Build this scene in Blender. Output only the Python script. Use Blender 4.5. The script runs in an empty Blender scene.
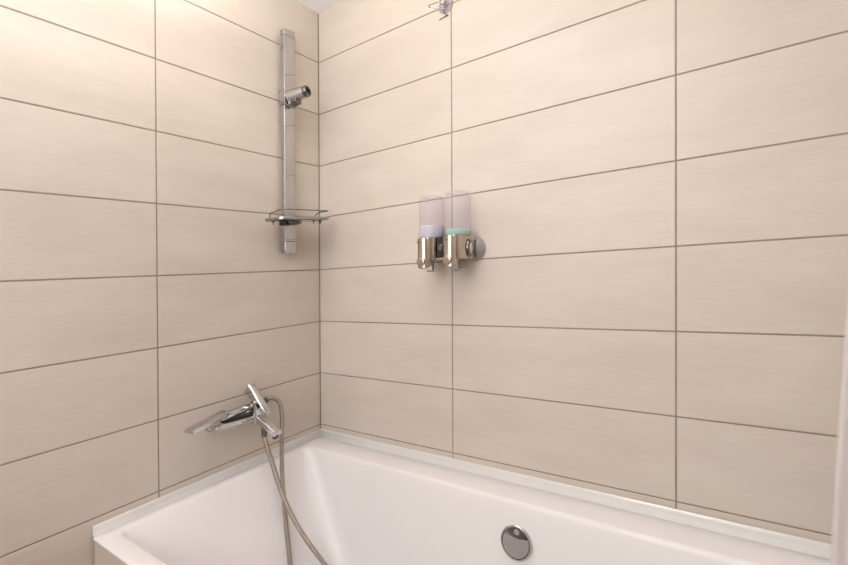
import bpy, bmesh, math, random
from mathutils import Vector, Matrix
random.seed(4)
C = bpy.context.scene.collection
PI = math.pi
Z0 = 2.01                       # height of the topmost full tile joint in the corner
GX, GY = 0.0408, 0.0279         # courses, ceiling and bath sheared along camera right to match the image's slant
def lift(x, y): return GX*x + GY*y
def W(x, y, lev): return Vector((x, y, lev + Z0 + lift(x, y)))

# ---------------------------------------------------------------- materials
def mat(name, col, rough=.5, metal=0., spec=.5, coat=0.):
    m = bpy.data.materials.new(name); m.use_nodes = True
    b = m.node_tree.nodes['Principled BSDF']
    b.inputs['Base Color'].default_value = (*col, 1)
    b.inputs['Roughness'].default_value = rough
    b.inputs['Metallic'].default_value = metal
    b.inputs['Specular IOR Level'].default_value = spec
    b.inputs['Coat Weight'].default_value = coat
    b.inputs['Coat Roughness'].default_value = .1
    return m
def noise_tint(m, c1, c2, scale, stretch=(1,1,1), bump=0., detail=5, rough=None, dist=.001):
    nt = m.node_tree; N = nt.nodes; L = nt.links; b = N['Principled BSDF']
    tc = N.new('ShaderNodeTexCoord'); mp = N.new('ShaderNodeMapping'); mp.inputs['Scale'].default_value = stretch
    nz = N.new('ShaderNodeTexNoise'); nz.inputs['Scale'].default_value = scale; nz.inputs['Detail'].default_value = detail
    cr = N.new('ShaderNodeValToRGB'); cr.color_ramp.elements[0].color = (*c1,1); cr.color_ramp.elements[1].color = (*c2,1)
    cr.color_ramp.elements[0].position = .3; cr.color_ramp.elements[1].position = .7
    L.new(tc.outputs['Object'], mp.inputs['Vector']); L.new(mp.outputs[0], nz.inputs['Vector'])
    L.new(nz.outputs['Fac'], cr.inputs['Fac']); L.new(cr.outputs[0], b.inputs['Base Color'])
    if bump:
        bp = N.new('ShaderNodeBump'); bp.inputs['Strength'].default_value = bump; bp.inputs['Distance'].default_value = dist
        L.new(nz.outputs['Fac'], bp.inputs['Height']); L.new(bp.outputs[0], b.inputs['Normal'])
    if rough:
        mr = N.new('ShaderNodeMapRange'); mr.inputs['To Min'].default_value = rough[0]; mr.inputs['To Max'].default_value = rough[1]
        L.new(nz.outputs['Fac'], mr.inputs['Value']); L.new(mr.outputs[0], b.inputs['Roughness'])
    return m
TILE = mat('beige_tile', (.7,.6,.5), .3, spec=.3)
def tile_nodes(m, axis):
    """beige glazed tile: fine horizontal threads, soft clouding, a slightly different tone per tile"""
    nt = m.node_tree; N = nt.nodes; L = nt.links; b = N['Principled BSDF']
    tc = N.new('ShaderNodeTexCoord')
    def nz(scale, st, detail):
        mp = N.new('ShaderNodeMapping'); mp.inputs['Scale'].default_value = st
        n = N.new('ShaderNodeTexNoise'); n.inputs['Scale'].default_value = scale; n.inputs['Detail'].default_value = detail
        L.new(tc.outputs['Object'], mp.inputs['Vector']); L.new(mp.outputs[0], n.inputs['Vector']); return n.outputs['Fac']
    thr = nz(60, (.18,.18,2.6), 4)
    cloud = nz(5, (.6,.6,2.0), 3)
    geo = N.new('ShaderNodeNewGeometry')
    a = N.new('ShaderNodeMath'); a.operation = 'MULTIPLY_ADD'; a.inputs[1].default_value = .50; L.new(thr, a.inputs[0]); L.new(cloud, a.inputs[2])
    r = N.new('ShaderNodeMath'); r.operation = 'MULTIPLY_ADD'; r.inputs[1].default_value = .12; L.new(geo.outputs['Random Per Island'], r.inputs[0]); L.new(a.outputs[0], r.inputs[2])
    cr = N.new('ShaderNodeValToRGB'); e = cr.color_ramp.elements
    e[0].position = .50; e[0].color = (.583,.512,.436,1); e[1].position = 1.0; e[1].color = (.655,.585,.505,1)
    L.new(r.outputs[0], cr.inputs['Fac']); L.new(cr.outputs[0], b.inputs['Base Color'])
    bp = N.new('ShaderNodeBump'); bp.inputs['Strength'].default_value = .12; bp.inputs['Distance'].default_value = .0006
    L.new(thr, bp.inputs['Height']); L.new(bp.outputs[0], b.inputs['Normal'])
    b.inputs['Roughness'].default_value = .40
tile_nodes(TILE, 0)
GROUT = noise_tint(mat('grout', (.3,.25,.2), .9), (.27,.215,.165), (.34,.28,.225), 90)
CEIL = noise_tint(mat('ceiling_paint', (.86,.85,.87), .9), (.89,.88,.895), (.92,.91,.925), 30)
PAINT = noise_tint(mat('wall_paint', (.8,.74,.68), .8), (.80,.77,.74), (.84,.81,.78), 20)
FLOOR = noise_tint(mat('floor_tile', (.5,.42,.34), .4), (.42,.34,.27), (.50,.41,.33), 14)
TUB = noise_tint(mat('white_acrylic', (.85,.82,.8), .27, spec=.3), (.84,.815,.805), (.86,.835,.825), 3)
APRON = noise_tint(mat('beige_apron', (.64,.56,.49), .4), (.62,.54,.47), (.66,.58,.51), 10)
TRIM = noise_tint(mat('white_plastic_trim', (.75,.73,.7), .18, coat=.6), (.735,.725,.70), (.77,.76,.735), 16)
#SEAL = noise_tint(mat('silicone_seal', (.6,.5,.42), .5), (.66,.56,.46), (.72,.62,.52), 40)
CHROME = noise_tint(mat('chrome', (.8,.78,.78), .1, 1.), (.60,.60,.61), (.64,.64,.65), 12)
GREYM = noise_tint(mat('grey_metal', (.42,.41,.4), .28, 1.), (.38,.37,.36), (.43,.42,.41), 30)
CHROME_D = noise_tint(mat('dark_chrome', (.35,.33,.32), .12, 1.), (.15,.14,.135), (.22,.21,.20), 12)
RAILM = noise_tint(mat('satin_aluminium', (.74,.71,.71), .22, 1.), (.52,.515,.53), (.55,.545,.56), 40, (1,1,.3))
STEEL = noise_tint(mat('brushed_steel', (.62,.54,.46), .25, 1.), (.50,.435,.37), (.57,.50,.43), 60, (1,1,.1), rough=(.16,.3))
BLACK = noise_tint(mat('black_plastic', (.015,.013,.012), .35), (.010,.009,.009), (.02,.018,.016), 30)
RUBBER = noise_tint(mat('grey_suction_rubber', (.4,.36,.35), .35), (.27,.24,.235), (.34,.31,.30), 25)
HOSE = noise_tint(mat('steel_hose', (.55,.48,.40), .3, 1.), (.40,.35,.30), (.48,.43,.37), 50)
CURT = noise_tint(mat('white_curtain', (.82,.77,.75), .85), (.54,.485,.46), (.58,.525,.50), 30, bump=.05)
DOORM = noise_tint(mat('door_wood', (.35,.24,.16), .45), (.20,.13,.08), (.30,.20,.13), 8, (1,1,.12))
LIQ_L = noise_tint(mat('lilac_soap', (.78,.72,.80), .25), (.66,.64,.73), (.72,.70,.79), 12)
LIQ_G = noise_tint(mat('mint_soap', (.40,.66,.55), .25), (.36,.62,.51), (.46,.72,.61), 14)
for m in (LIQ_L, LIQ_G): m.node_tree.nodes['Principled BSDF'].inputs['Subsurface Weight'].default_value = .15
def clear(name, col, gl=.25):
    m = bpy.data.materials.new(name); m.use_nodes = True; nt = m.node_tree; N = nt.nodes; L = nt.links
    N.remove(N['Principled BSDF']); out = N['Material Output']
    t = N.new('ShaderNodeBsdfTransparent'); g = N.new('ShaderNodeBsdfGlossy'); g.inputs['Roughness'].default_value = .08
    d = N.new('ShaderNodeBsdfDiffuse'); d.inputs['Color'].default_value = (.80,.77,.83,1)
    nz = N.new('ShaderNodeTexNoise'); nz.inputs['Scale'].default_value = 20
    cr = N.new('ShaderNodeValToRGB'); cr.color_ramp.elements[0].color = (*[c*.97 for c in col],1); cr.color_ramp.elements[1].color = (*col,1)
    L.new(nz.outputs['Fac'], cr.inputs['Fac']); L.new(cr.outputs[0], t.inputs['Color'])
    fr = N.new('ShaderNodeFresnel'); fr.inputs['IOR'].default_value = 1.12
    m0 = N.new('ShaderNodeMixShader'); m0.inputs[0].default_value = gl
    L.new(t.outputs[0], m0.inputs[1]); L.new(d.outputs[0], m0.inputs[2])
    mx = N.new('ShaderNodeMixShader'); ge = N.new('ShaderNodeNewGeometry'); iv = N.new('ShaderNodeMath'); iv.operation = 'SUBTRACT'; iv.inputs[0].default_value = 1; L.new(ge.outputs['Backfacing'], iv.inputs[1]); ml = N.new('ShaderNodeMath'); ml.operation = 'MULTIPLY'; L.new(iv.outputs[0], ml.inputs[0]); L.new(fr.outputs[0], ml.inputs[1]); L.new(ml.outputs[0], mx.inputs[0]); L.new(m0.outputs[0], mx.inputs[1]); L.new(g.outputs[0], mx.inputs[2])
    L.new(mx.outputs[0], out.inputs['Surface']); return m
CLEAR = clear('clear_lilac_plastic', (.94,.925,.95), .10)
CLEAR2 = clear('clear_suction_plastic', (.90,.88,.90), .16)
def lampmat(strength):
    m = bpy.data.materials.new('lamp_glow'); m.use_nodes = True; b = m.node_tree.nodes['Principled BSDF']
    b.inputs['Base Color'].default_value = (.9,.9,.9,1); b.inputs['Emission Color'].default_value = (1,.952,.915,1)
    b.inputs['Emission Strength'].default_value = strength; return m

# ---------------------------------------------------------------- mesh helpers
def obj(name, bm, m, parent=None, smooth=True, bevel=0, seg=2, angle=40):
    bmesh.ops.recalc_face_normals(bm, faces=bm.faces)
    me = bpy.data.meshes.new(name); bm.to_mesh(me); bm.free()
    for mm in (m if isinstance(m, (list,tuple)) else [m]): me.materials.append(mm)
    for p in me.polygons: p.use_smooth = smooth
    if smooth: me.set_sharp_from_angle(angle=math.radians(angle))
    o = bpy.data.objects.new(name, me); C.objects.link(o)
    if parent: o.parent = parent
    if bevel:
        b = o.modifiers.new('bevel', 'BEVEL'); b.width = bevel; b.segments = seg; b.limit_method = 'ANGLE'; b.angle_limit = math.radians(30)
        b.harden_normals = False
    return o
def thing(name, label, cat, loc, group=None, rot=(0,0,0)):
    o = bpy.data.objects.new(name, None); C.objects.link(o); o.location = loc; o.rotation_euler = rot
    o.empty_display_size = .05; o['label'] = label; o['category'] = cat
    if group: o['group'] = group
    return o
def tag(o, label, cat, group=None):
    o['label'] = label; o['category'] = cat
    if group: o['group'] = group
    return o
def struct(o): o['kind'] = 'structure'; return o
def box(bm, x0, x1, y0, y1, z0, z1, mi=0, f=None):
    P = [(x,y,z) for z in (z0,z1) for x,y in ((x0,y0),(x1,y0),(x1,y1),(x0,y1))]
    v = [bm.verts.new(f(*p) if f else p) for p in P]
    for q in ((3,2,1,0),(4,5,6,7),(0,1,5,4),(1,2,6,5),(2,3,7,6),(3,0,4,7)):
        fa = bm.faces.new([v[i] for i in q]); fa.material_index = mi
    return v
def loft(bm, rings, close=True, caps=True):
    R = [[bm.verts.new(p) for p in r] for r in rings]; n = len(R[0])
    for a, b in zip(R, R[1:]):
        for i in range(n if close else n-1): bm.faces.new((a[i], a[(i+1)%n], b[(i+1)%n], b[i]))
    if caps:
        bm.faces.new(R[0][::-1]); bm.faces.new(R[-1])
    return R
def frame(d):
    d = Vector(d).normalized(); u = d.cross(Vector((0,0,1)))
    if u.length < 1e-3: u = d.cross(Vector((0,1,0)))
    u.normalize(); return d, u, u.cross(d).normalized()
def rev(bm, p, d, prof, n=32):
    """lathe: profile (distance along d, radius) about the axis from p"""
    p = Vector(p); d, u, v = frame(d); rings = []
    for t, r in prof: rings.append([p + d*t + (u*math.cos(2*PI*i/n) + v*math.sin(2*PI*i/n))*max(r,1e-5) for i in range(n)])
    loft(bm, rings)
def rod(bm, a, b, r, n=16, r2=None):
    a = Vector(a); b = Vector(b); rev(bm, a, b-a, [(0,r),((b-a).length, r if r2 is None else r2)], n)
def tube(bm, pts, rad, n=12, close=False):
    pts = [Vector(p) for p in pts]; T = []
    m = len(pts)
    for i in range(m):
        a = pts[(i-1) % m if close else max(i-1,0)]; b = pts[(i+1) % m if close else min(i+1,m-1)]
        T.append((b-a).normalized())
    d, u, v = frame(T[0]); rings = []
    for i, p in enumerate(pts):
        u = (u - T[i]*u.dot(T[i])).normalized(); v = T[i].cross(u)
        r = rad(i) if callable(rad) else rad
        rings.append([p + (u*math.cos(2*PI*k/n)+v*math.sin(2*PI*k/n))*r for k in range(n)])
    if close:
        rings.append(rings[0]); loft(bm, rings, caps=False); bmesh.ops.remove_doubles(bm, verts=bm.verts, dist=1e-6)
    else: loft(bm, rings)
def spline(P, per=12):
    P = [Vector(p) for p in P]; Q = [P[0]*2-P[1]] + P + [P[-1]*2-P[-2]]; out = []
    for i in range(1, len(Q)-2):
        for k in range(per):
            t = k/per; a,b,c,d = Q[i-1],Q[i],Q[i+1],Q[i+2]
            out.append(.5*((2*b)+(c-a)*t+(2*a-5*b+4*c-d)*t*t+(3*b-a-3*c+d)*t**3))
    out.append(P[-1]); return out
def rrect(x0, x1, y0, y1, r, n=8, s=6):
    """rounded rectangle outline, counter-clockwise, with the straights subdivided"""
    out = []
    cs = [((x1-r,y0+r),-PI/2), ((x1-r,y1-r),0), ((x0+r,y1-r),PI/2), ((x0+r,y0+r),PI)]
    for k, ((cx,cy),a) in enumerate(cs):
        arc = [(cx+r*math.cos(a+PI/2*i/n), cy+r*math.sin(a+PI/2*i/n)) for i in range(n+1)]
        out += arc
        (nx,ny),na = cs[(k+1)%4]; q = (nx+r*math.cos(na), ny+r*math.sin(na)); p = arc[-1]
        out += [(p[0]+(q[0]-p[0])*i/s, p[1]+(q[1]-p[1])*i/s) for i in range(1,s)]
    return out

# ---------------------------------------------------------------- the room
RX, RY, CL = 1.715, -2.25, .189       # right wall, back wall, ceiling level at the corner
gw = .0038; TH = .0065
def tiled_wall(name, length, first, place, back, tw=.6):
    """tiles 0.6 x 0.2 m set in courses; place(s, depth, lev) -> world point"""
    bm = bmesh.new()
    th = .0065
    seams = [0.0, first]
    while seams[-1] < length: seams.append(seams[-1] + tw)
    rows = [CL+.03, 0.] + [-.2*k for k in range(1, 12)]
    for a, b in zip(seams, seams[1:]):
        b = min(b, length)
        for t, u in zip(rows, rows[1:]):
            g = gw/2; e = .0007; s_in = TH+.0024
            top = t-g; bot = u+g; s0 = a+g if a > 0 else s_in; s1 = b-g
            if s1-s0 < .01: continue
            if bot < -2.05: bot = -2.2
            ring0 = [place(s,0,l) for s,l in ((s0,bot),(s1,bot),(s1,top),(s0,top))]
            ring1 = [place(s,th-e,l) for s,l in ((s0,bot),(s1,bot),(s1,top),(s0,top))]
            ring2 = [place(s,th,l) for s,l in ((s0+e,bot+e),(s1-e,bot+e),(s1-e,top-e),(s0+e,top-e))]
            R = [[bm.verts.new(p) for p in r] for r in (ring0, ring1, ring2)]
            for p, q in zip(R, R[1:]):
                for i in range(4): bm.faces.new((p[i],p[(i+1)%4],q[(i+1)%4],q[i]))
            bm.faces.new(R[2])
    # grout bed, slightly sunk behind the tile faces, in front of the wall body
    n0 = len(bm.faces)
    a = [place(0,th-.0012,-2.2), place(length,th-.0012,-2.2), place(length,th-.0012,CL+.03), place(0,th-.0012,CL+.03)]
    b = [place(0,-back,-2.2), place(length,-back,-2.2), place(length,-back,CL+.03), place(0,-back,CL+.03)]
    va = [bm.verts.new(p) for p in a]; vb = [bm.verts.new(p) for p in b]
    fs = [bm.faces.new(va), bm.faces.new(vb[::-1])] + [bm.faces.new((va[i],vb[i],vb[(i+1)%4],va[(i+1)%4])) for i in range(4)]
    for f in fs: f.material_index = 1
    me = bpy.data.meshes.new(name); bmesh.ops.recalc_face_normals(bm, faces=bm.faces); bm.to_mesh(me); bm.free()
    me.materials.append(TILE); me.materials.append(GROUT)
    o = bpy.data.objects.new(name, me); C.objects.link(o); return struct(o)
tiled_wall('wall_left', 2.25, .6000, lambda s,d,l: W(d-TH, -s+TH, l), .08)
tiled_wall('wall_front', RX+.01, .6030, lambda s,d,l: W(s-TH, TH-d, l), .08, .609)
bm = bmesh.new(); box(bm, RX, RX+.08, RY-.08, .08, -.1, 2.5); struct(obj('wall_right', bm, PAINT, smooth=False))
bm = bmesh.new(); box(bm, -.08, RX, RY-.08, RY, -.1, 2.5); struct(obj('wall_back', bm, PAINT, smooth=False))
bm = bmesh.new(); box(bm, -.08, RX+.08, RY-.08, .08, -.14, -.0); struct(obj('floor', bm, FLOOR, smooth=False))
bm = bmesh.new(); box(bm, -.08, RX+.08, RY-.08, .08, CL, CL+.1, f=W); struct(obj('ceiling', bm, CEIL, smooth=False))
# unseen door added in the right wall to give the chrome dark reflections
bm = bmesh.new(); box(bm, RX-.03, RX-.0005, -2.0, -1.2, .0, 1.95); d = struct(obj('added_door_1', bm, DOORM, smooth=False, bevel=.003))
bm = bmesh.new(); rod(bm, (RX-.03,-1.93,1.0), (RX-.075,-1.93,1.0), .009); rod(bm, (RX-.075,-1.93,1.0), (RX-.075,-1.82,1.0), .008); obj('door_handle', bm, CHROME, d)

# ---------------------------------------------------------------- bath
RIM = -1.443; BX1, BY0 = 1.70, -.752
tub = thing('bathtub', 'long white built-in bathtub in the tiled corner under the mixer tap', 'bathtub', (.85, -.375, 0))
def at(o, p): return Vector(p) - o.location
bm = bmesh.new()
loops = [  # x0, x1, y0, y1, corner radius, depth below rim
    (.016, BX1-.006, BY0+.012, -.012, .004, .009),
    (.006, BX1-.002, BY0+.002, -.004, .006, .008),
    (.004, BX1,      BY0,      -.002, .006, .005),
    (.005, BX1-.001, BY0+.001, -.003, .006, .002),
    (.008, BX1-.004, BY0+.004, -.006, .006, .0),
    (.0330, BX1-.072, BY0+.0400, -.0900, .026, .0),
    (.0365, BX1-.074, BY0+.0425, -.0935, .027, .0006),
    (.0405, BX1-.077, BY0+.0455, -.0975, .028, .0025),
    (.0440, BX1-.080, BY0+.0430, -.1003, .030, .0060),
    (.0485, BX1-.082, BY0+.0475, -.1025, .033, .0120),
    (.062, BX1-.086, BY0+.0540, -.1060, .042, .034),
    (.100, BX1-.100, BY0+.0740, -.1160, .060, .110),
    (.165, BX1-.130, BY0+.0900, -.1320, .090, .225),
    (.225, BX1-.165, BY0+.1080, -.1500, .110, .320),
    (.262, BX1-.190, BY0+.1250, -.1670, .115, .365),
    (.300, BX1-.215, BY0+.1480, -.1900, .110, .390),
    (.360, BX1-.260, BY0+.1900, -.2320, .090, .402),
    (.500, BX1-.400, BY0+.3000, -.3300, .040, .410)]
rings = []
for (x0,x1,y0,y1,r,dp) in loops: rings.append([at(tub, W(x,y,RIM-dp)) for x,y in rrect(x0,x1,y0,y1,r,10,8)])
loft(bm, rings, caps=False); 
bm.verts.ensure_lookup_table(); n = len(rings[0]); bm.faces.new([bm.verts[len(bm.verts)-n+i] for i in range(n)])
obj('basin', bm, TUB, tub, angle=60)
bm = bmesh.new()
box(bm, .004, BX1-.002, BY0+.004, BY0+.016, 0, 1, f=lambda x,y,z: at(tub, W(x,y,RIM-.0092)) if z else at(tub, (x,y,.002)))
obj('apron_panel', bm, APRON, tub, smooth=False, bevel=.001)
# overflow cover: a round chrome plate standing off the sloping side with a slot at its top
oc = W(.856, -.1205, -1.5385)
nrm = Vector((0, -math.cos(math.radians(8)), math.sin(math.radians(8))))
up = Vector((0, math.sin(math.radians(8)), math.cos(math.radians(8)))); side = Vector((1,0,0))
R0 = .0425
bm = bmesh.new(); rev(bm, at(tub, oc - nrm*.006), nrm, [(0,R0-.001),(.0075,R0),(.009,R0-.0015),(.009,R0-.0045),(.0055,R0-.0055),(.0035,R0-.006)], 48)
ring = obj('overflow_ring', bm, CHROME, tub)
bm = bmesh.new()
outline = []
rr = R0-.006; cut = rr*.46
a0 = math.asin(cut/rr)
for i in range(41):
    a = PI - a0 + (PI + 2*a0)*i/40; outline.append((rr*math.cos(a), rr*math.sin(a)))
K = 13
for i in range(1, K): # slightly curved upper lip
    t = i/K; x = rr*math.cos(a0)*(1-2*t); outline.append((x, cut - .004*math.sin(PI*t)))
rings = []
for dd, sc in ((.0042,1),(.0082,1),(.0098,.97)): rings.append([at(tub, oc - nrm*.006 + side*(x*sc) + up*(y*sc) + nrm*dd) for x,y in outline])
loft(bm, rings); obj('overflow_cover', bm, CHROME, ring)
bm = bmesh.new(); rev(bm, at(tub, oc - nrm*.006 + up*.026), nrm, [(.0036,.008),(.0056,.0075),(.006,.003)], 24); obj('overflow_screw', bm, CHROME, ring)
bm = bmesh.new(); rev(bm, at(tub, oc - nrm*.006), nrm, [(.0034,R0-.0062),(.0038,R0-.0064)], 40); obj('overflow_recess', bm, CHROME_D, ring)

# sealing strips and the tile seal above them, along both tiled walls
def strip(name, m, prof, along):
    bm = bmesh.new(); loft(bm, [[along(s, d, l) for d, l in prof] for s in (0, 1)]); return obj(name, bm, m, smooth=True, angle=50)
q = [(0.0,-1.4165),(.0035,-1.4155),(.0060,-1.4190),(.0068,-1.4250),(.0078,-1.4330),(.0115,-1.4400),(.0120,RIM+.0004),(0.0,RIM+.0004)]
o = strip('trim_1', TRIM, q, lambda s,d,l: W(.0005+d, (-.7515,-.0005-d)[s], l)); struct(o)
o = strip('trim_2', TRIM, q, lambda s,d,l: W((.0005+d, RX-.001)[s], -.0005-d, l)); struct(o)

# ---------------------------------------------------------------- shower rail on the left wall
yb0, yb1 = -.1885, -.1425  # fixture positions from here on projected from image pixels at judged depths
rail = thing('shower_rail', 'tall flat satin metal shower rail on the left tiled wall near the corner', 'shower rail', (0, -.167, Z0-.74))
def al(p): return Vector((p[0], p[1]+.167, p[2]+.74))       # rail space from (x, y, level height)
bm = bmesh.new()
box(bm, .016, .034, yb0, yb1, -.7, .02, f=lambda x,y,z: al((x,y,z))); obj('rail_panel', bm, RAILM, rail, bevel=.0012)
for z0, z1 in ((.0205,.0335+.006),): 
    bm = bmesh.new(); box(bm, .012, .0350, yb0-.0006, yb1+.0006, z0, z1, f=lambda x,y,z: al((x,y,z + (.006 if y > -.16 else 0)*(z>.03)))); obj('end_cap', bm, RAILM, rail, bevel=.002)
bm = bmesh.new(); box(bm, .012, .0350, yb0-.0006, yb1+.0006, -.7420, -.7005, f=lambda x,y,z: al((x,y,z))); obj('end_cap', bm, RAILM, rail, bevel=.002)
for zc in (-.02, -.66):
    bm = bmesh.new(); rod(bm, al((0.0003,-.167,zc)), al((.0165,-.167,zc)), .012); obj('wall_mount', bm, RAILM, rail)
for zc in (-.122, -.30, -.475, -.693):  # thin dark lines across the rail face
    bm = bmesh.new(); rings=[]
    for t in (0,1):
        y = yb0+.0015 + (yb1-yb0-.003)*t; z = zc + (.014 if zc > -.6 and t else 0)
        rings.append([al((x,y,z+dz)) for x,dz in ((.0335,-.0007),(.0346,-.0007),(.0346,.0007),(.0335,.0007))])
    loft(bm, rings); obj('cross_line', bm, CHROME_D, rail)
# hand shower bracket sliding on the rail
br = thing('shower_bracket', 'short cylindrical hand shower holder clamped high on the shower rail', 'shower holder', (.034, -.167, Z0-.20))
def ab(p): return Vector((p[0]-.034, p[1]+.167, p[2]+.20))
bm = bmesh.new()
box(bm, .0095, .0115, yb0-.0008, yb1+.0008, -.225, -.172, f=lambda *p: ab(p))
box(bm, .0095, .0400, yb0-.0040, yb0-.0006, -.225, -.172, f=lambda *p: ab(p))
box(bm, .0095, .0400, yb1+.0006, yb1+.0040, -.225, -.172, f=lambda *p: ab(p))
box(bm, .0352, .0405, yb0-.0040, yb1+.0040, -.225, -.172, f=lambda *p: ab(p))
obj('clamp', bm, RAILM, br, bevel=.001)
p0 = ab((.040,-.170,-.196)); dirn = Vector((.090,.018,.012)).normalized()
bm = bmesh.new(); rev(bm, p0, dirn, [(0,.0235),(.004,.0230),(.05,.0205),(.066,.0190),(.0665,.0160)], 32); obj('holder_arm', bm, RAILM, br)
bm = bmesh.new(); rev(bm, p0+dirn*.0665, dirn, [(0,.0160),(.001,.0188),(.010,.0188),(.0125,.0170),(.0125,.0125),(.006,.0115)], 32); obj('knob', bm, CHROME_D, br)
# cradle lip under the arm
bm = bmesh.new(); box(bm, .044, .082, -.181, -.152, -.2285, -.2135, f=lambda x,y,z: ab((x,y,z+(x-.044)*.15))); obj('cradle', bm, CHROME_D, br, bevel=.003)

# ---------------------------------------------------------------- soap shelf on the rail
SH = -.630
sh = thing('soap_shelf', 'small flat metal soap shelf with a wire guard low on the shower rail', 'shelf', (.035, -.167, Z0+SH))
def ash(p):      # shelf space; tilted down to the left to follow the tips' image pixels
    return Vector((p[0]-.035, p[1]+.167, p[2]-SH + .080*(p[1]+.167) + .03*(p[0]-.08)))
def shape(off=0, r=.030, n=10):
    x0, x1, y0, y1 = .0365+off, .126-off, -.272+off, -.060-off
    out = [(x0,y0)]
    out += [(x1-r+r*math.sin(PI/2*i/n), y0+r-r*math.cos(PI/2*i/n)) for i in range(n+1)]
    out += [(x1-r*.6+r*.6*math.cos(PI/2*i/n), y1-r*.6+r*.6*math.sin(PI/2*i/n)) for i in range(n+1)]
    return out + [(x0,y1)]
def slab(bm, o, z0, z1, a=ash):
    A = [bm.verts.new(a((x,y,z0))) for x,y in o]; B = [bm.verts.new(a((x,y,z1))) for x,y in o]; n = len(o)
    for i in range(n): bm.faces.new((A[i],A[(i+1)%n],B[(i+1)%n],B[i]))
    bm.faces.new(A[::-1]); bm.faces.new(B)
bm = bmesh.new(); slab(bm, shape(0), SH, SH+.0095); obj('tray', bm, GREYM, sh, bevel=.0012)
bm = bmesh.new(); slab(bm, shape(.006,.026), SH-.0016, SH+.0002); obj('tray_base', bm, CHROME_D, sh, bevel=.0005)
bm = bmesh.new()
g_ = [(.052,-.262),(.075,-.265),(.098,-.264),(.114,-.256),(.1225,-.238),(.1225,-.20),(.1225,-.15),(.1225,-.10),(.122,-.074),(.115,-.0645),(.095,-.0640),(.072,-.0640),(.055,-.0645)]
pts = [ash((.050,-.262,SH+.006)), ash((.050,-.262,SH+.014)), ash((.0505,-.262,SH+.020))] + [ash((x,y,SH+.032-.006*(i<2))) for i,(x,y) in enumerate(g_)][:-1] + [ash((.050,-.0645,SH+.024)), ash((.048,-.0645,SH+.008))]
tube(bm, spline(pts,5), .0018, 8); obj('wire_guard', bm, CHROME_D, sh)
bm = bmesh.new(); rev(bm, ash((.056,-.166,SH-.0018)), (0,0,-1), [(0,.024),(.003,.024),(.007,.020),(.010,.012),(.012,.005)], 28); obj('clamp_knob', bm, CHROME_D, sh)
for y, x in ((-.256,.058), (-.082,.095), (-.125,.108)):
    bm = bmesh.new(); rev(bm, ash((x,y,SH-.0018)), (0,0,-1), [(0,.005),(.003,.005),(.0035,.002),(.012,.0018)], 14); obj('tray_screw', bm, CHROME_D, sh)
bm = bmesh.new(); box(bm, .0352, .0420, yb0-.003, yb1+.003, SH-.012, SH+.008, f=lambda x,y,z: ash((x,y,z))); box(bm, .0100, .0420, yb0-.006, yb0-.001, SH-.012, SH+.008, f=lambda x,y,z: ash((x,y,z))); obj('rail_clip', bm, BLACK, sh, bevel=.001)

# ---------------------------------------------------------------- double soap dispenser on the front wall
XD = .612; ZD = Z0 - .744 + .0408*.612*1.0       # root at the wall behind the two housings
XD -= .001; ZD += .013
disp = thing('soap_dispenser', 'double wall soap dispenser with two clear bottles in steel housings', 'soap dispenser', (XD, 0, ZD))
def house(cx, zt, parent_tag):
    """one housing; cx = centre x, zt = height of its top, both relative to the root"""
    hw = .033
    bm = bmesh.new()
    pl = []
    for i in range(13):                       # plan: flat back, rounded front
        a = PI + PI*i/12; pl.append((cx + hw*math.cos(a), -.066 + .040*math.sin(a)))
    pl = [(cx-hw,-.022)] + pl + [(cx+hw,-.022)]
    rings = [[Vector((x,y,z)) for x,y in pl] for z in (zt-.064, zt-.060, zt-.002, zt)]
    rings[0] = [Vector((cx+(x-cx)*.97,(y+.06)*.97-.06,zt-.066)) for x,y in pl]
    loft(bm, rings); h = obj('housing', bm, STEEL, disp, angle=35)
    # nose: a rounded column at the front that reaches lower, cut at a slant
    bm = bmesh.new(); rings = []
    nx = cx-.006
    for k, (z, dz) in enumerate(((-.0015,0),(-.062,0),(-.089,.012),(-.093,.014))):
        s = (1,1,.98,.80)[k]; rr = []
        for i in range(28):
            a = 2*PI*i/28; y = math.sin(a)
            rr.append(Vector((nx + .0225*math.cos(a)*s, -.0935 + .0205*y*s, zt + z + dz*(y+1)*.5)))
        rings.append(rr)
    loft(bm, rings); ns = obj('nose', bm, STEEL, disp, angle=35)
    bm = bmesh.new(); rev(bm, (nx-.001,-.1135,zt-.072), (0,-1,-.10), [(-.004,.0135),(.0022,.0135),(.0034,.0118),(.0030,.006)], 28); obj('push_button', bm, STEEL, ns)
    bm = bmesh.new(); box(bm, nx-.016, nx+.004, -.1148, -.1120, zt-.0145, zt-.0125); obj('groove', bm, CHROME_D, ns)
    # pump lever under the housing
    bm = bmesh.new(); rod(bm, (cx+.014,-.080,zt-.062), (cx+.014,-.080,zt-.098), .0035, 12)
    rod(bm, (cx-.002,-.088,zt-.099), (cx+.030,-.076,zt-.099), .0022, 10); obj('lever', bm, CHROME_D, disp)
    return h
def bottle(cx, zt, fill, liq):
    bz = zt + .0005; H = .126; r = .0385; yc = -.064
    prof = [(0,r*.93),(.002,r*.985),(.006,r),(H-.022,r),(H-.017,r*1.015),(H-.014,r*.985),(H-.006,r*.93),(H-.001,r*.84),(H,r*.80)]
    bm = bmesh.new(); rev(bm, (cx,yc,bz), (0,0,1), prof + [(H-.003,r*.76),(H-.004,r*.2)], 40)
    b = obj('bottle', bm, CLEAR, disp)
    bm = bmesh.new(); rev(bm, (cx,yc,bz+.001), (0,0,1), [(0,r*.90),(.005,r*.965),(fill-.001,r*.965),(fill,r*.94)], 40); obj('soap', bm, liq, b)
    return b
hl = (-.0475, -.0020); hr = (.0435, .0020)
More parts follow.
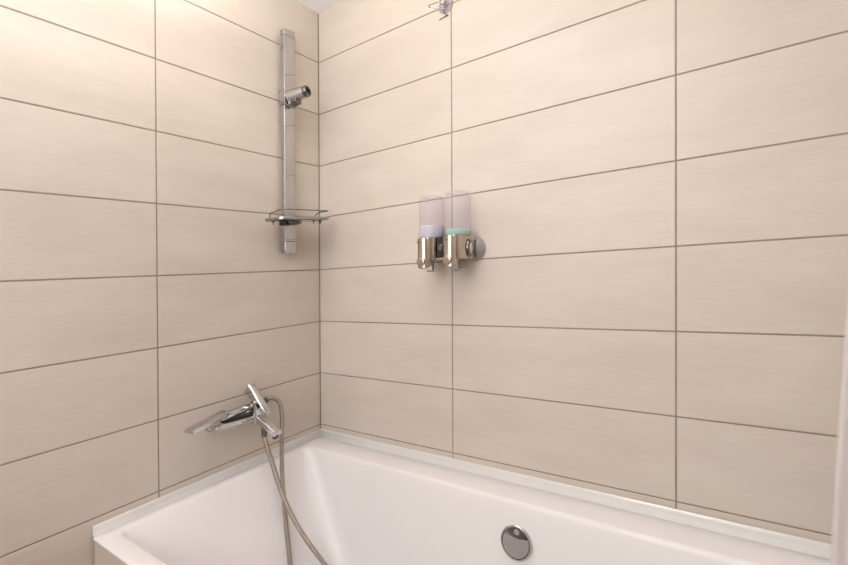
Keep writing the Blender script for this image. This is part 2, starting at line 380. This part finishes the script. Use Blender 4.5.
for (cx, zt), fill, liq in ((hl,.036,LIQ_L),(hr,.0165,LIQ_G)):
    house(cx, zt, None); b = bottle(cx, zt, fill, liq)
    b['label'] = 'clear bottle with lilac soap' if liq is LIQ_L else 'clear bottle with a little mint green soap'
# black carrier between and behind the housings
bm = bmesh.new()
box(bm, -.079, .075, -.022, -.010, -.060, -.008); box(bm, -.0155, .0115, -.086, -.022, -.060, .000)
obj('carrier', bm, BLACK, disp, bevel=.0015)
bm = bmesh.new(); rev(bm, (-.001,-.0855,-.032), (0,-1,0), [(0,.009),(.006,.011),(.008,.009),(.008,.004)], 20); obj('centre_screw', bm, CHROME_D, disp)
bm = bmesh.new(); box(bm, -.016, .012, -.090, -.040, -.0665, -.062); obj('joining_plate', bm, STEEL, disp, bevel=.001)
def squeeze(bm, y0, k):
    for v in bm.verts: v.co.y = y0 + (v.co.y-y0)*k
# suction cups and their side knobs
for x in (-.058, .0665):
    bm = bmesh.new(); rev(bm, (x-.003,-.0002,-.034), (0,-1,0), [(0,.038),(.002,.0385),(.006,.035),(.013,.022),(.016,.014),(.016,.004)], 44); cup = obj('suction_cup', bm, RUBBER, disp)
bm = bmesh.new(); rev(bm, (.0770,-.058,-.034), (1,0,0), [(-.0005,.026),(.003,.026),(.005,.024),(.0055,.0165)], 32); squeeze(bm, -.058, .62); kb = obj('side_knob', bm, CHROME_D, disp)
bm = bmesh.new(); rev(bm, (.0822,-.058,-.034), (1,0,0), [(-.001,.0165),(.0015,.0165),(.0035,.0125),(.0045,.006),(.0046,.001)], 28); squeeze(bm, -.058, .55); obj('knob_cap', bm, CHROME, kb)
bm = bmesh.new(); rev(bm, (-.0800,-.050,-.040), (-1,0,0), [(-.001,.005),(.005,.005),(.007,.0035),(.012,.003)], 16); obj('side_screw', bm, CHROME_D, disp)
bm = bmesh.new(); rod(bm, (.055,-.030,-.036), (.066,-.014,-.036), .009); obj('cup_arm', bm, BLACK, disp)

# ---------------------------------------------------------------- suction hook high on the front wall
hk = thing('suction_hook', 'small clear suction hook high on the front wall beside a tile joint', 'hook', (.578, 0, Z0+.026))
bm = bmesh.new(); rev(bm, (0,-.0002,0), (0,-1,0), [(0,.0265),(.0015,.027),(.006,.023),(.013,.015),(.018,.009)], 36); obj('suction_dome', bm, CLEAR2, hk)
bm = bmesh.new(); rev(bm, (0,-.0185,0), (0,-1,0), [(0,.010),(.004,.011),(.008,.009),(.009,.003)], 24)
box(bm, -.003, .003, -.024, -.020, -.024, .004); obj('hook_plate', bm, GREYM, hk, bevel=.0008)
bm = bmesh.new()
tube(bm, spline([(.012,-.020,-.020),(-.006,-.024,-.020),(-.030,-.034,-.016),(-.040,-.038,-.008),(-.030,-.034,-.004),(-.014,-.024,.002)],6), .0012, 8)
tube(bm, spline([(.010,-.004,-.036),(.004,-.008,-.040),(-.006,-.014,-.046),(-.014,-.018,-.050)],6), .0016, 8)
tube(bm, spline([(0,-.022,-.018),(.002,-.016,-.030),(.006,-.006,-.037)],6), .0014, 8)
obj('hook_arms', bm, CHROME_D, hk)

# ---------------------------------------------------------------- bath mixer on the left wall
mx = thing('bath_mixer_tap', 'chrome wall mixer tap with lever and spout over the corner of the bath', 'tap', (0, -.38, Z0-1.30))
def am(p): return Vector((p[0], p[1]+.38, p[2]+1.30))
def prism(bm, a, b, w, h, up=(0,0,1), w2=None, h2=None, rad=.25, n=5):
    """rounded rectangular bar from a to b; w across, h along up"""
    a = Vector(a); b = Vector(b); d = (b-a).normalized(); up = Vector(up); s = d.cross(up).normalized(); u = s.cross(d).normalized()
    rings = []
    for t, k in ((0,.8),(.02,1),(.98,1),(1,.8)):
        ww = (w + ((w2 or w)-w)*t)*.5; hh = (h + ((h2 or h)-h)*t)*.5
        e = (1-k)*min(ww,hh); ww -= e; hh -= e
        rings.append([a + (b-a)*t + s*x + u*y for x,y in rrect(-ww,ww,-hh,hh,rad*min(ww,hh),n,2)])
    loft(bm, rings)
for y in (-.440, -.305):
    bm = bmesh.new(); rev(bm, am((.0003,y,-1.272)), (1,0,0), [(0,.024),(.004,.024),(.012,.019),(.014,.012),(.040,.012)], 28); obj('wall_union', bm, CHROME, mx)
bm = bmesh.new(); prism(bm, am((.052,-.455,-1.2665)), am((.052,-.300,-1.2745)), .034, .017, rad=.6); obj('body', bm, CHROME, mx)
bm = bmesh.new(); prism(bm, am((.052,-.468,-1.266)), am((.052,-.4555,-1.2665)), .030, .015, rad=.9); obj('end_knob', bm, CHROME, mx)
bm = bmesh.new(); prism(bm, am((.060,-.322,-1.288)), am((.060,-.322,-1.226)), .040, .030, up=(1,0,0), rad=.7); obj('valve_block', bm, CHROME, mx)
bm = bmesh.new(); prism(bm, am((.054,-.323,-1.268)), am((.158,-.318,-1.308)), .030, .026, w2=.028, h2=.016, rad=.35); sp = obj('spout', bm, CHROME, mx)
bm = bmesh.new(); rod(bm, am((.148,-.319,-1.308)), am((.148,-.319,-1.324)), .009, 20); obj('aerator', bm, CHROME_D, sp)
bm = bmesh.new(); prism(bm, am((.022,-.325,-1.184)), am((.114,-.324,-1.250)), .027, .040, w2=.023, h2=.016, rad=.6); obj("lever_handle", bm, CHROME, mx)
bm = bmesh.new(); rod(bm, am((.054,-.322,-1.236)), am((.054,-.322,-1.214)), .015, 24); obj('lever_neck', bm, CHROME_D, mx)
bm = bmesh.new(); rod(bm, am((.100,-.325,-1.287)), am((.100,-.325,-1.325)), .0090, 20); obj('hose_outlet', bm, CHROME_D, mx)
bm = bmesh.new(); prism(bm, am((.054,-.436,-1.2545)), am((.050,-.338,-1.2610)), .030, .0085, rad=.5); obj('cradle', bm, BLACK, mx)  # black bar put in for the shaded gap between handle and body
# hand shower lying along the mixer, behind the lever
hs = thing('hand_shower', 'chrome hand shower lying along the mixer tap with its flat head to the left', 'hand shower', (.075, -.42, Z0-1.24))
def ah(p): return Vector((p[0]-.075, p[1]+.42, p[2]+1.24))
bm = bmesh.new(); prism(bm, ah((.066,-.450,-1.2385)), ah((.026,-.282,-1.2415)), .022, .022, w2=.020, h2=.020, rad=.9); obj('handle', bm, CHROME, hs)
bm = bmesh.new(); prism(bm, ah((.062,-.432,-1.230)), ah((.098,-.560,-1.241)), .030, .018, w2=.034, h2=.012, rad=.6, n=6); hd = obj('shower_head', bm, CHROME, hs)
bm = bmesh.new(); rod(bm, ah((.026,-.283,-1.2415)), ah((.022,-.262,-1.2405)), .0105, 20); obj('hose_nut', bm, CHROME_D, hs)
# the hose: out of the handset, down into the bath, and back up to the outlet
HP = [(.022,-.2615,-1.2405),(.030,-.242,-1.236),(.048,-.228,-1.252),(.062,-.228,-1.295),(.070,-.235,-1.372),(.090,-.251,-1.462),(.115,-.264,-1.538),(.150,-.282,-1.609),(.215,-.318,-1.712),(.285,-.365,-1.790),(.37,-.42,-1.822),
      (.47,-.44,-1.830),(.56,-.37,-1.828),(.54,-.26,-1.824),(.43,-.215,-1.812),(.335,-.212,-1.776),(.262,-.231,-1.716),(.205,-.258,-1.640),(.172,-.283,-1.565),(.145,-.300,-1.490),(.120,-.312,-1.407),(.106,-.322,-1.350),(.100,-.325,-1.325)]
pts = spline([(x,y,z+Z0) for x,y,z in HP], 44)
# resample evenly, then give it the ribs of a wound steel hose
ln = [0.]
for a,b in zip(pts, pts[1:]): ln.append(ln[-1]+(b-a).length)
step = .0011; N_ = int(ln[-1]/step); ev = []; k = 0
for i in range(N_+1):
    t = ln[-1]*i/N_
    while k < len(ln)-2 and ln[k+1] < t: k += 1
    f = (t-ln[k])/max(1e-9, ln[k+1]-ln[k]); ev.append(pts[k].lerp(pts[k+1], f))
base = ev[0].copy()
bm = bmesh.new(); tube(bm, [p-base for p in ev], lambda i: .0076 if i % 3 else .0062, 10)
hose = obj('shower_hose', bm, HOSE, angle=80); hose.location = base
tag(hose, 'long ribbed steel shower hose looping from the tap down into the bath', 'hose')

# ---------------------------------------------------------------- curtain at the right edge
cu = thing('shower_curtain', 'white shower curtain hanging in front of the bath at the far right', 'curtain', (1.54, -.835, .12))
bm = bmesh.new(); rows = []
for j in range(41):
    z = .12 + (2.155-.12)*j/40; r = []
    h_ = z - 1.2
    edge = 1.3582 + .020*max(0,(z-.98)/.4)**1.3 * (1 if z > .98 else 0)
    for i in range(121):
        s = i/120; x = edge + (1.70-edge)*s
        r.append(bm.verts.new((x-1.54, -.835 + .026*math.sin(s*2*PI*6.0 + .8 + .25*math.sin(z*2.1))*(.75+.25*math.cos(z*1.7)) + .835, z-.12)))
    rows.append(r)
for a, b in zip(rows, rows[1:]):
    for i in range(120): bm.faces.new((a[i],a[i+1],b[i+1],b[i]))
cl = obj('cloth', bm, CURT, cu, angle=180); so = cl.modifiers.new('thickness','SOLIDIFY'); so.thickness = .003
bm = bmesh.new(); rod(bm, (1.34-1.54,0,2.165-.12), (RX-.001-1.54,0,2.165-.12), .009)
box(bm, 1.39-1.54, 1.41-1.54, -.006, .006, 2.165-.12, 2.232-.12); obj('rail', bm, CHROME, cu)

# ---------------------------------------------------------------- ceiling lamp above the bath, then added fill lights (out of view)
def dome_lamp(x, y, r, strength, lab):
    z = Z0 + CL + lift(x,y)
    t = thing('ceiling_lamp', lab, 'ceiling light', (x, y, z-.0015), 'opal dome lamps on the ceiling')
    bm = bmesh.new(); rev(bm, (0,0,0), (0,0,-1), [(0,r+.012),(.012,r+.012),(.016,r+.006),(.016,r-.01)], 48); obj('rim', bm, CHROME, t)
    bm = bmesh.new(); rev(bm, (0,0,-.0165), (0,0,-1), [(0,r)]+[(.10*math.sin(PI/2*k/8), r*math.cos(PI/2*k/8)+.0005) for k in range(1,9)], 48); obj('diffuser', bm, lampmat(strength), t)
dome_lamp(.94, -.95, .085, 31, 'round opal dome lamp on the ceiling above the bath front')
dome_lamp(.80, -1.80, .14, 12, 'added unseen dome lamp for fill on the ceiling nearer the door')  # rear dome added only as soft fill
# unseen uplighter added to stand in for flash bounced off the white ceiling
px_, py_, pz_ = .55, -.82, Z0 - .12
pt = thing('added_uplighter', 'added unseen dish uplighter bouncing light off the ceiling above the bath', 'ceiling light', (px_, py_, pz_))
bm = bmesh.new(); rev(bm, (0,0,-.05), (0,0,1), [(0,.02),(.004,.08),(.022,.14),(.045,.17),(.048,.17),(.030,.14),(.012,.08),(.010,.01)], 40); obj('dish', bm, CHROME, pt)
ht = Z0 + CL + lift(px_, py_) - pz_
for k in range(3):
    a = k*2*PI/3; bm = bmesh.new(); rod(bm, (.165*math.cos(a),.165*math.sin(a),-.004), (.03*math.cos(a),.03*math.sin(a),ht-.001), .0015, 8); obj('wire', bm, CHROME, pt)
li = bpy.data.lights.new('ceiling_bounce_light', 'AREA'); li.shape = 'DISK'; li.size = .24; li.energy = 11; li.color = (1,.955,.925)
lo = bpy.data.objects.new('ceiling_bounce_light', li); C.objects.link(lo); lo.parent = pt; lo.location = (0,0,-.018); lo.rotation_euler = (PI,0,0)
# unseen glowing panel added on the back wall as frontal fill light
bm = bmesh.new(); box(bm, .30, 1.30, RY+.0005, RY+.03, 1.20, 2.08); w = struct(obj('fill_panel_1', bm, PAINT, smooth=False))
bm = bmesh.new(); box(bm, .34, 1.26, RY+.0305, RY+.034, 1.24, 2.04); fill_pane = obj('fill_pane', bm, lampmat(6.5), w, smooth=False); fill_pane.data.materials[0].node_tree.nodes['Principled BSDF'].inputs['Emission Color'].default_value = (.95,.96,1,1)

wd = bpy.data.worlds.new('World'); bpy.context.scene.world = wd; wd.use_nodes = True
wd.node_tree.nodes['Background'].inputs[0].default_value = (.5,.5,.55,1); wd.node_tree.nodes['Background'].inputs[1].default_value = .1

# ---------------------------------------------------------------- camera
cd = bpy.data.cameras.new('camera'); cam = bpy.data.objects.new('camera', cd); C.objects.link(cam)
yaw, pitch, roll = 2.17034858, -.00611966, -.0039832
f = Vector((math.cos(pitch)*math.cos(yaw), math.cos(pitch)*math.sin(yaw), math.sin(pitch)))
r = f.cross(Vector((0,0,1))).normalized(); u = r.cross(f)
r2 = r*math.cos(roll) + u*math.sin(roll); u2 = u*math.cos(roll) - r*math.sin(roll)
cam.matrix_world = Matrix(((r2.x,u2.x,-f.x,1.30345),(r2.y,u2.y,-f.y,-1.18976),(r2.z,u2.z,-f.z,Z0-.80567),(0,0,0,1)))
cd.sensor_width = 36; cd.lens = 442.763/848*36; cd.shift_y = -9.0327/848; cd.clip_start = .02
cd.dof.use_dof = True; cd.dof.focus_distance = 1.45; cd.dof.aperture_fstop = 5.0
sc = bpy.context.scene; sc.camera = cam
sc.view_settings.view_transform = 'Standard'; sc.view_settings.look = 'None'; sc.view_settings.gamma = 1
sc.view_settings.use_curve_mapping = False; sc.view_settings.exposure = -0.08
